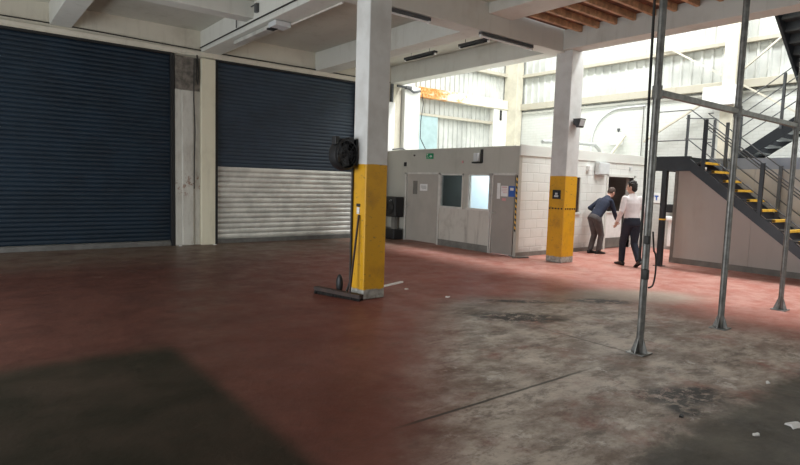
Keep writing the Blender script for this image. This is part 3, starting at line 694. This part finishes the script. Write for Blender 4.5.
def rail_set(t, xx, posts, kinks, mat='darkgrey'):
    pass
# landing
ln = thing('stair_landing', 'black steel landing on posts at the head of the staircase', 'landing', (12.0, 5.8, 0))
MB().box(SX0 - .03, SX0 + .05, 5.44, 6.25, 1.99, 2.29, .004).build('edge_beam', 'blacksteel', ln)
MB().box(SX0 + .05, 13.0, 5.46, 5.50, 2.10, 2.27).build('edge_beam', 'blacksteel', ln)
MB().box(SX0 + .05, 13.0, 5.50, 6.25, 2.22, 2.275).build('deck_plate', 'darkgrey', ln)
MB().box(SX0 + .05, 13.0, 6.19, 6.25, 2.0, 2.22).build('edge_beam', 'blacksteel', ln)
for x, y in ((SX0 - .03, 5.94), (12.9, 6.2)):
    lg = MB().box(x, x + .1, y - .05, y + .05, 0, 1.99, .004).build('post', 'blacksteel', ln)
    if x < 12: MB().box(x - .003, x + .103, y - .053, y + .053, .97, 1.0).build('yellow_band', 'yellow', lg)
    MB().box(x - .04, x + .14, y - .09, y + .09, 0, .012).build('foot_plate', 'blacksteel', lg)
# railings
def railing(own, X_, posts, runs, thick=(.03, .03), group=None, mat='blacksteel'):
    b = posts[0]
    m = MB()
    for r in runs: m.tube([(X_, *p) for p in r], .011, 8)
    t = m.build('railing', 'darkgrey', own, smooth=True)
    for (y, za, zb2) in posts: MB().box(X_ - thick[0], X_ + thick[0], y - thick[1], y + thick[1], za, zb2, .004).build('post', mat, t)
    return t
def run(dz, yl0=6.22, yk=5.50, yend=2.75):
    return [(yl0, 2.28 + dz), (yk, 2.28 + dz), (yend, 2.28 + dz - (yk - yend) * sl)]
railing(stair, SX0 - .0, [(5.19, 1.95, 3.0), (4.13, 1.12, 2.14), (3.05, .3, 1.3)], [run(.93), run(.33, ), run(.62, 5.19, 5.19 + .0)], (.028, .035))
railing(stair, SX1 + .0, [(5.10, 1.92, 3.0), (4.09, 1.10, 2.12), (3.0, .3, 1.3)], [run(.93, 5.4), run(.62, 5.4), run(.33, 5.4)], (.022, .03), mat='darkgrey')
railing(ln, 12.9, [(6.15, 2.28, 3.28), (5.58, 2.28, 3.14)], [[(6.2, 3.2), (5.56, 3.16)], [(6.2, 2.75), (5.56, 2.72)]], (.024, .024), mat='darkgrey')
# second flight, rising to the right on the mezzanine
FX0, FX1 = 13.2, 13.95
t = thing('upper_staircase', 'black open staircase rising to the right from the mezzanine deck', 'staircase', (13.6, 4.7, 2.28))
s2 = .715
def fz(y): return 2.40 + (5.23 - y) * s2
for x in (FX0, FX1):
    MB().prism([(5.25, 2.28), (5.25, fz(5.25)), (3.95, fz(3.95)), (3.95, fz(3.95) - .26), (5.07, 2.28)], 0, x, x + .05).build('stringer', 'blacksteel', t)
for i in range(6):
    yy = 5.05 - i * .2; z = fz(yy) - .08
    MB().box(FX0 + .05, FX1, yy - .22, yy + .03, z - .03, z).build('tread', 'grey_box', t)
m = MB()
for dz in (.30, .55, .80, 1.06): m.tube([(FX0, 5.22, fz(5.22) + dz), (FX0, 3.95, fz(3.95) + dz)], .011, 8)
rl = m.build('railing', 'darkgrey', t)
for y, za, zb2 in ((5.18, 2.35, 3.36), (4.43, 2.90, 4.02)): MB().box(FX0 - .025, FX0 + .025, y - .025, y + .025, za, zb2, .004).build('post', 'darkgrey', rl)
t = thing('top_staircase', 'black staircase overhead at the top right, seen from beneath', 'staircase', (13.0, 3.8, 3.5))
def gz(x): return 4.85 - (x - 12.05) * .722
for yy in (4.25, 3.25):
    m = MB(); m.prism([(10.6, gz(10.6)), (10.6, gz(10.6) + .30), (13.9, gz(13.9) + .30), (13.9, gz(13.9))], 1, yy, yy + .05); m.build('stringer', 'blacksteel', t)
for i in range(13):
    x = 10.75 + i * .245; z = gz(x) + .10
    MB().box(x, x + .27, 3.30, 4.25, z, z + .035).build('tread', 'tread', t)
    MB().box(x + .25, x + .265, 3.30, 4.25, z - .17, z).build('riser', 'blacksteel', t)
ul = thing('upper_landing', 'black quarter landing joining the two upper staircases', 'landing', (13.9, 3.6, 3.2))
MB().box(13.2, 14.9, 2.9, 3.95, 3.20, 3.30).build('deck_plate', 'blacksteel', ul)
for x, y in ((14.8, 3.0), (14.8, 3.85)): MB().box(x - .05, x + .05, y - .05, y + .05, 2.28, 3.2).build('post', 'blacksteel', ul)

# ------------------------------------------------------------------ pole frame on the right
t = thing('pole_frame', 'tall steel pole frame of three uprights joined by one rail', 'pole frame', (7.0, 2.8, 0))
for x, top in ((5.22, 4.84), (7.02, 4.84), (8.90, 4.65)):
    lean = .10
    p = MB().tube([(x, 2.80, .01), (x + lean * .0 + .0, 2.80, top)], .035 if x < 8 else .032, 14).build('upright', 'steel', t, smooth=True)
    m = MB(); m.box(x - .09, x + .09, 2.71, 2.89, 0, .012)
    for a in (0, PI / 2): m.bar((x, 2.80, .06), (x, 2.80, .061), .01, .01)
    for dx, dy in ((1, 0), (-1, 0), (0, 1), (0, -1)):
        ax = 1 if dx else 0
        if dx: m.prism([(x + dx * .03, .012), (x + dx * .085, .012), (x + dx * .03, .17)], 1, 2.795, 2.805)
        else: m.prism([(2.80 + dy * .03, .012), (2.80 + dy * .085, .012), (2.80 + dy * .03, .17)], 0, x - .005, x + .005)
    m.build('base_plate', 'steel', t)
MB().bar((5.22, 2.80, 2.51), (8.90, 2.80, 2.51), .05, .055).build('rail', 'steel', t)
for x in (5.22, 7.02, 8.90):
    MB().tube([(x, 2.80, 2.45), (x, 2.80, 2.57)], .045, 12).build('clamp', 'steel', t)
m = MB(); m.tube([(5.20, 2.88, 4.68), (5.205, 2.88, 3.4), (5.205, 2.87, 2.6), (5.20, 2.85, 1.6), (5.20, 2.85, .9)], .013, 8)
one(m, 'hanging_hose', 'cable', 'black hose hanging beside the nearest steel pole', 'hose', smooth=True)
pts = [(5.21, 2.74, 1.2)]
for i in range(0, 13):
    a = PI / 2 - i * PI / 12; pts.append((5.235 + .058 * math.cos(a), 2.73, .84 + .17 * math.sin(a)))
pts.append((5.20, 2.74, .66))
m = MB(); m.tube(pts, .0085, 8); m.box(5.135, 5.185, 2.73, 2.79, .74, .84, .01); m.box(5.14, 5.18, 2.74, 2.79, 1.08, 1.16, .01)
one(m, 'cable_loop', 'cable', 'black looped cable with plug strapped low on the nearest steel pole', 'cable', smooth=True)

# ------------------------------------------------------------------ litter and stains with body
def scrap(x, y, r, label, seed, name='paper_scrap', mat='paper'):
    rd = random.Random(seed); m = MB(); n = 9
    ring = [m.bm.verts.new((x + r * rd.uniform(.5, 1.1) * math.cos(k * 2 * PI / n), y + r * rd.uniform(.3, .7) * math.sin(k * 2 * PI / n), .002)) for k in range(n)]
    top = [m.bm.verts.new((v.co.x * .9 + x * .1, v.co.y * .9 + y * .1, .006 + rd.uniform(0, .012))) for v in ring]
    c = m.bm.verts.new((x, y, .012))
    for k in range(n):
        m.bm.faces.new((ring[k], ring[(k + 1) % n], top[(k + 1) % n], top[k])); m.bm.faces.new((top[k], top[(k + 1) % n], c))
    m.bm.faces.new(ring[::-1]); one(m, name, mat, label, 'scrap')
scrap(4.53, 1.27, .10, 'crumpled white scrap on the floor at the near right', 1)
scrap(4.12, 1.37, .035, 'tiny pale scrap on the dark floor left of the big white scrap', 2)
scrap(5.35, 1.72, .03, 'tiny pale scrap on the floor behind the big white scrap', 5)
scrap(4.72, 13.0, .05, 'small white stand-in for a light glint at the foot of the cream post', 3)  # pale flake drawn for a glint of light at the floor
scrap(3.95, 13.05, .04, 'small white stand-in for a light glint at the right foot of the navy shutter', 4)  # white flake stands for a speck of daylight beside the shutter
scrap(5.4, 5.75, .05, 'small pale scrap right of the nearer column base', 6)
scrap(5.25, 6.5, .05, 'thin pale scrap on the floor between the two yellow columns', 7)
scrap(4.0, 1.80, .035, 'small dark lump of debris on the oil stain at the near right', 9, 'debris_lump', 'black')
# fallen bracket by the office corner
m = MB(); m.bar((9.60, 8.18, .02), (9.95, 8.05, .02), .07, .03); m.bar((9.62, 8.18, .02), (9.60, 8.30, .05), .03, .03); one(m, 'floor_bracket', 'kick', 'low dark metal bracket on the floor at the office corner', 'bracket')

# ------------------------------------------------------------------ people
def remesh(m, name, mat, parent, voxel, smooth=2):
    me = bpy.data.meshes.new(name); bmesh.ops.recalc_face_normals(m.bm, faces=m.bm.faces); m.bm.to_mesh(me); m.bm.free()
    o = bpy.data.objects.new(name, me); COL.objects.link(o)
    md = o.modifiers.new('r', 'REMESH'); md.mode = 'VOXEL'; md.voxel_size = voxel; md.adaptivity = 0
    sm = o.modifiers.new('s', 'SMOOTH'); sm.iterations = smooth; sm.factor = .5
    dg = bpy.context.evaluated_depsgraph_get(); dg.update()
    nm = bpy.data.meshes.new_from_object(o.evaluated_get(dg)); bpy.data.objects.remove(o); bpy.data.meshes.remove(me)
    nm.name = name; nm.materials.clear(); nm.materials.append(M[mat])
    for p in nm.polygons: p.use_smooth = True
    q = bpy.data.objects.new(name, nm); COL.objects.link(q); q.parent = parent
    return q
def loft(m, pts, rad, side=Vector((1, 0, 0)), seg=20):
    """rings round a path; rad = (across, deep) per point, 'side' is the across direction"""
    pts = [Vector(p) for p in pts]; rings = []
    for i, p in enumerate(pts):
        t = (pts[min(i + 1, len(pts) - 1)] - pts[max(i - 1, 0)]).normalized(); u = (side - t * side.dot(t)).normalized(); w = t.cross(u)
        a, b = rad[i] if isinstance(rad[i], tuple) else (rad[i], rad[i])
        rings.append([m.bm.verts.new(p + u * math.cos(k * 2 * PI / seg) * a + w * math.sin(k * 2 * PI / seg) * b) for k in range(seg)])
    for A, B in zip(rings, rings[1:]):
        for k in range(seg): m.bm.faces.new((A[k], A[(k + 1) % seg], B[(k + 1) % seg], B[k]))
    m.bm.faces.new(rings[0][::-1]); m.bm.faces.new(rings[-1])

def person(label, loc, face, J, top, trouser, hairmat, hair_full):
    """J: joint dict in local frame: +y forward, +x right, z up"""
    t = thing('person', label, 'person', (loc[0], loc[1], 0)); t.rotation_euler = (0, 0, face)
    V = {k: Vector(v) for k, v in J.items() if isinstance(v, tuple)}
    L = lambda a, b, f: V[a].lerp(V[b], f)
    nk, hd = V['neck1'], V['head']; up = (hd - nk).normalized(); fwd = V['look'].normalized(); fwd = (fwd - up * fwd.dot(up)).normalized(); rt_ = fwd.cross(up)
    RM = Matrix((rt_, fwd, up)).transposed()
    # ---- one continuous body
    m = MB()
    spine = [V['pelvis'] + (V['pelvis'] - V['waist']).normalized() * .06, V['pelvis'], V['waist'], V['chest'], L('chest', 'neck0', .6), V['neck0'], nk, nk.lerp(hd, .5)]
    loft(m, spine, [(.12, .09), (.145, .105), (.125, .09), (.15, .105), (.12, .085), (.062, .062), (.052, .054), (.05, .052)])
    for s in 'LR':
        m.tube([V['hip' + s], L('hip' + s, 'knee' + s, .4), V['knee' + s], L('knee' + s, 'ank' + s, .35), V['ank' + s]], [.085, .075, .052, .054, .036], 14)
        m.tube([V['ank' + s], V['toe' + s]], [.034, .026], 10); m.ell(V['knee' + s], (.053,) * 3); m.ell(V['sh' + s], (.055,) * 3)
        m.tube([V['sh' + s], L('sh' + s, 'el' + s, .5), V['el' + s]], [.048, .044, .036], 12); m.ell(V['el' + s], (.037,) * 3)
        m.tube([V['el' + s], L('el' + s, 'wr' + s, .3), V['wr' + s]], [.036, .037, .024], 12)
        wr, el = V['wr' + s], V['el' + s]
        d = (wr - el).normalized(); fw = Vector((0, 1, 0)); fw = (fw - d * fw.dot(d)).normalized(); inn = d.cross(fw) * (1 if s == 'R' else -1)
        palm = wr + d * .085
        loft(m, [wr - d * .02, wr + d * .03, palm], [(.024, .02), (.036, .016), (.040, .014)], fw, 12)
        for i, ln_ in enumerate((.070, .080, .074, .056)):
            o = fw * (.031 - .0205 * i); p0 = palm - d * .012 + o; sp = fw * (.004 - .0027 * i)
            m.tube([p0, p0 + d * ln_ * .45 + inn * .006 + sp, p0 + d * ln_ * .78 + inn * .02 + sp * 1.6, p0 + d * ln_ + inn * .036 + sp * 2], [.0098, .009, .0085, .007], 8)
        p0 = wr + d * .03 + fw * .026
        m.tube([p0, p0 + d * .025 + fw * .024, p0 + d * .055 + fw * .034 + inn * .012], [.012, .0105, .009], 8)
    m.ell(hd, (.074, .092, .112), RM, 20); m.ell(hd + RM @ Vector((0, .022, -.055)), (.055, .066, .062), RM, 16)
    m.ell(hd + RM @ Vector((0, .100, -.018)), (.013, .02, .024), RM, 10); m.ell(hd + RM @ Vector((0, .086, -.065)), (.025, .010, .008), RM, 10)
    for s in (-1, 1):
        m.ell(hd + RM @ Vector((s * .077, -.005, -.01)), (.012, .022, .034), RM, 10); m.ell(hd + RM @ Vector((s * .03, .083, .014)), (.015, .010, .009), RM, 10)
    body = remesh(m, 'body', 'skin', t, .0055, 1)
    # ---- hair
    m = MB(); m.ell(hd + RM @ Vector((0, -.022, .028)), (.087, .095, .105), RM, 22); m.ell(hd + RM @ Vector((0, -.045, -.02 if hair_full else -.01)), (.080, .066, .085) if hair_full else (.078, .058, .065), RM, 20)
    if hair_full:
        for k in range(40):
            a = random.uniform(0, 2 * PI); e = random.uniform(.2, 1.35)
            m.ell(hd + RM @ Vector((math.cos(a) * math.cos(e) * .083, -.02 + math.sin(a) * math.cos(e) * .092, .035 + math.sin(e) * .10)), (.02, .024, .018), RM, 8)
    for v in m.bm.verts:
        l = RM.transposed() @ (v.co - hd)
        if l.y > .045 and l.z < .06: v.co -= RM @ Vector((0, l.y - .045, 0))
    remesh(m, 'hair', hairmat, t, .007, 1)
    # ---- top
    m = MB(); dn = (V['pelvis'] - V['waist']).normalized()
    hem = V['pelvis'] + dn * (.02 if top == 'shirt' else .07)
    loft(m, [hem, V['pelvis'] - dn * .03, V['waist'], L('waist', 'chest', .5), V['chest'], L('chest', 'neck0', .45), L('chest', 'neck0', .8), V['neck0'] + up * .02],
         [(.158, .118), (.165, .125), (.158, .118), (.172, .124), (.188, .128), (.172, .112), (.115, .085), (.068, .068)])
    for s in 'LR':
        m.ell(V['sh' + s], (.062, .062, .058)); m.tube([L('sh' + s, 'chest', .5), V['sh' + s]], [.09, .06], 12)
        m.tube([V['sh' + s], L('sh' + s, 'el' + s, .5), V['el' + s]], [.062, .058, .050], 14); m.ell(V['el' + s], (.054,) * 3)
        m.tube([V['el' + s], L('el' + s, 'wr' + s, .5), L('el' + s, 'wr' + s, .95)], [.053, .047, .040], 14)
    c = remesh(m, 'shirt' if top == 'shirt' else 'jumper', top, t, .009, 3)
    m = MB(); m.tube([V['neck0'] - up * .0, V['neck0'] + (nk - V['neck0']) * .55], [.066, .062], 18); col_ = remesh(m, 'collar', top, c, .006, 1)
    # ---- trousers
    m = MB()
    loft(m, [V['pelvis'] - dn * (.06 if top == 'shirt' else .0), V['pelvis'], V['pelvis'] + dn * .07, V['pelvis'] + dn * .12], [(.166, .126), (.172, .130), (.170, .132), (.150, .12)])
    for s in 'LR':
        m.ell(V['hip' + s] + Vector((0, 0, .01)), (.095, .115, .10))
        m.tube([V['hip' + s], L('hip' + s, 'knee' + s, .45), V['knee' + s]], [.105, .092, .073], 16); m.ell(V['knee' + s], (.074,) * 3)
        m.tube([V['knee' + s], L('knee' + s, 'ank' + s, .5), V['ank' + s] + (V['knee' + s] - V['ank' + s]).normalized() * .0], [.073, .068, .062], 16)
    remesh(m, 'trousers', trouser, t, .01, 3)
    # ---- shoes
    for s in 'LR':
        a, q = V['ank' + s], V['toe' + s]; d = q - a; hz = Vector((d.x, d.y, 0)).normalized(); ang = J.get('tip' + s, 0.0)
        d = (hz * math.cos(ang) + Vector((0, 0, -math.sin(ang)))).normalized(); sd_ = Vector((hz.y, -hz.x, 0)); up2 = sd_.cross(d).normalized()
        if up2.z < 0: up2 = -up2
        m = MB(); rings = []; b00 = a - up2 * .085
        for (l, w, hh) in [(-.080, .024, .05), (-.07, .034, .08), (-.04, .039, .105), (.0, .040, .11), (.05, .042, .085), (.10, .047, .062), (.15, .047, .050), (.19, .038, .042), (.21, .02, .026)]:
            rings.append([m.bm.verts.new(b00 + d * l + sd_ * (w * math.cos(k * 2 * PI / 14)) + up2 * (hh / 2 + hh / 2 * math.sin(k * 2 * PI / 14))) for k in range(14)])
        for A_, B_2 in zip(rings, rings[1:]):
            for k in range(14): m.bm.faces.new((A_[k], A_[(k + 1) % 14], B_2[(k + 1) % 14], B_2[k]))
        m.bm.faces.new(rings[0][::-1]); m.bm.faces.new(rings[-1]); bmesh.ops.recalc_face_normals(m.bm, faces=m.bm.faces)
        sm = bpy.data.meshes.new('shoe'); m.bm.to_mesh(sm); m.bm.free(); sm.materials.append(M['shoe'])
        for p in sm.polygons: p.use_smooth = True
        so = bpy.data.objects.new('shoe', sm); COL.objects.link(so); so.parent = t
    return t
# walking man: local +y is his heading
walk = dict(pelvis=(0, 0, .94), waist=(0, .02, 1.08), chest=(0, .05, 1.29), neck0=(0, .065, 1.46), neck1=(0, .08, 1.52), head=(0, .105, 1.625), look=(-.75, .65, -.2),
    hipL=(-.085, .0, .87), kneeL=(-.09, .16, .50), ankL=(-.09, .17, .087), toeL=(-.12, .31, .035), tipL=0.0,
    hipR=(.085, .0, .87), kneeR=(.085, .02, .47), ankR=(.08, -.24, .135), toeR=(.08, -.12, .035), tipR=.42,
    shL=(-.160, .045, 1.40), elL=(-.235, .0, 1.13), wrL=(-.25, .13, .91), shR=(.160, .045, 1.40), elR=(.235, -.05, 1.13), wrR=(.24, .03, .90))
person('person in a white shirt and dark trousers walking away from the camera', (10.95, 6.22), math.radians(-34), walk, 'shirt', 'navytrouser', 'hair', True)
bend = dict(pelvis=(0, -.14, .90), waist=(0, -.03, 1.03), chest=(0, .12, 1.22), neck0=(0, .24, 1.37), neck1=(0, .285, 1.415), head=(0, .35, 1.495), look=(0, .8, -.6),
    hipL=(-.085, -.14, .83), kneeL=(-.09, -.04, .46), ankL=(-.10, -.14, .087), toeL=(-.11, .0, .035),
    hipR=(.085, -.14, .83), kneeR=(.09, .0, .46), ankR=(.09, -.06, .087), toeR=(.10, .10, .035),
    shL=(-.165, .165, 1.30), elL=(-.27, -.06, 1.10), wrL=(-.18, .12, .98), shR=(.165, .175, 1.29), elR=(.20, .27, 1.03), wrR=(.16, .40, .84))
person('person in a navy jumper and grey trousers leaning forward at the doorway', (12.32, 7.85), math.radians(-102), bend, 'jumper', 'greytrouser', 'hair2', False)

# ------------------------------------------------------------------ light
def area(name, loc, rot, sx, sy, power, col=(1, 1, 1)):
    l = bpy.data.lights.new(name, 'AREA'); l.shape = 'RECTANGLE'; l.size = sx; l.size_y = sy; l.energy = power; l.color = col
    o = bpy.data.objects.new(name, l); COL.objects.link(o); o.location = loc; o.rotation_euler = rot; return o
area('rooflight_daylight', (12.5, 5.0, 8.85), (0, 0, 0), 1.1, 15, 1330, (.98, 1.0, 1.0))
area('left_opening_daylight', (-3.35, 6.4, 1.75), (0, -PI / 2, 0), 3.1, 4.6, 260, (.93, .97, 1.0))
area('added_high_wall_fill', (15.02, 4.5, 6.95), (0, PI / 2, 0), 2.3, 15, 300, (.98, 1.0, 1.0))  # added fill high at the right wall; the sheeting there has no window
area('added_front_fill', (5.0, -6.9, 1.9), (PI / 2, 0, 0), 6.0, 3.4, 45, (.95, .98, 1.0))  # daylight added behind the viewer as general fill
area('added_dim_room_fill', (10.7, 11.2, 2.33), (0, 0, 0), 1.2, 1.2, 16, (.9, .97, 1.0))  # added fill so the dark office room shows through its window
area('side_door_daylight', (-3.35, 12.2, .75), (0, -PI / 2, 0), 1.2, 1.1, 60, (.9, .96, 1.0))
area('office_lamp', (10.7, 9.2, 2.33), (0, 0, 0), .6, .6, 26, (.85, .95, 1.0))
w = bpy.data.worlds.new('sky'); sc.world = w; w.use_nodes = True
bg = w.node_tree.nodes['Background']; bg.inputs[0].default_value = (.86, .93, 1.0, 1); bg.inputs[1].default_value = 1.0

# ------------------------------------------------------------------ camera
yaw, pit, rol = [math.radians(a) for a in (38.13, 5.12, 1.748)]
f = Vector((math.sin(yaw) * math.cos(pit), math.cos(yaw) * math.cos(pit), -math.sin(pit)))
r = Vector((math.cos(yaw), -math.sin(yaw), 0)); u = r.cross(f)
r2 = r * math.cos(rol) + u * math.sin(rol); u2 = -r * math.sin(rol) + u * math.cos(rol)
cam = bpy.data.cameras.new('camera'); co = bpy.data.objects.new('camera', cam); COL.objects.link(co)
cam.sensor_fit = 'HORIZONTAL'; cam.sensor_width = 36; cam.lens = 36 * 566.0 / 800; cam.clip_start = .05
Mx = Matrix((r2, u2, -f)).transposed().to_4x4(); Mx.translation = Vector((0, 0, 1.6)); co.matrix_world = Mx
sc.camera = co
vs = sc.view_settings; vs.view_transform = 'Standard'; vs.look = 'None'; vs.gamma = 1; vs.exposure = 0.4; vs.use_curve_mapping = False
try:
    sc.cycles.max_bounces = 12; sc.cycles.diffuse_bounces = 7; sc.cycles.use_denoising = True
except Exception: pass
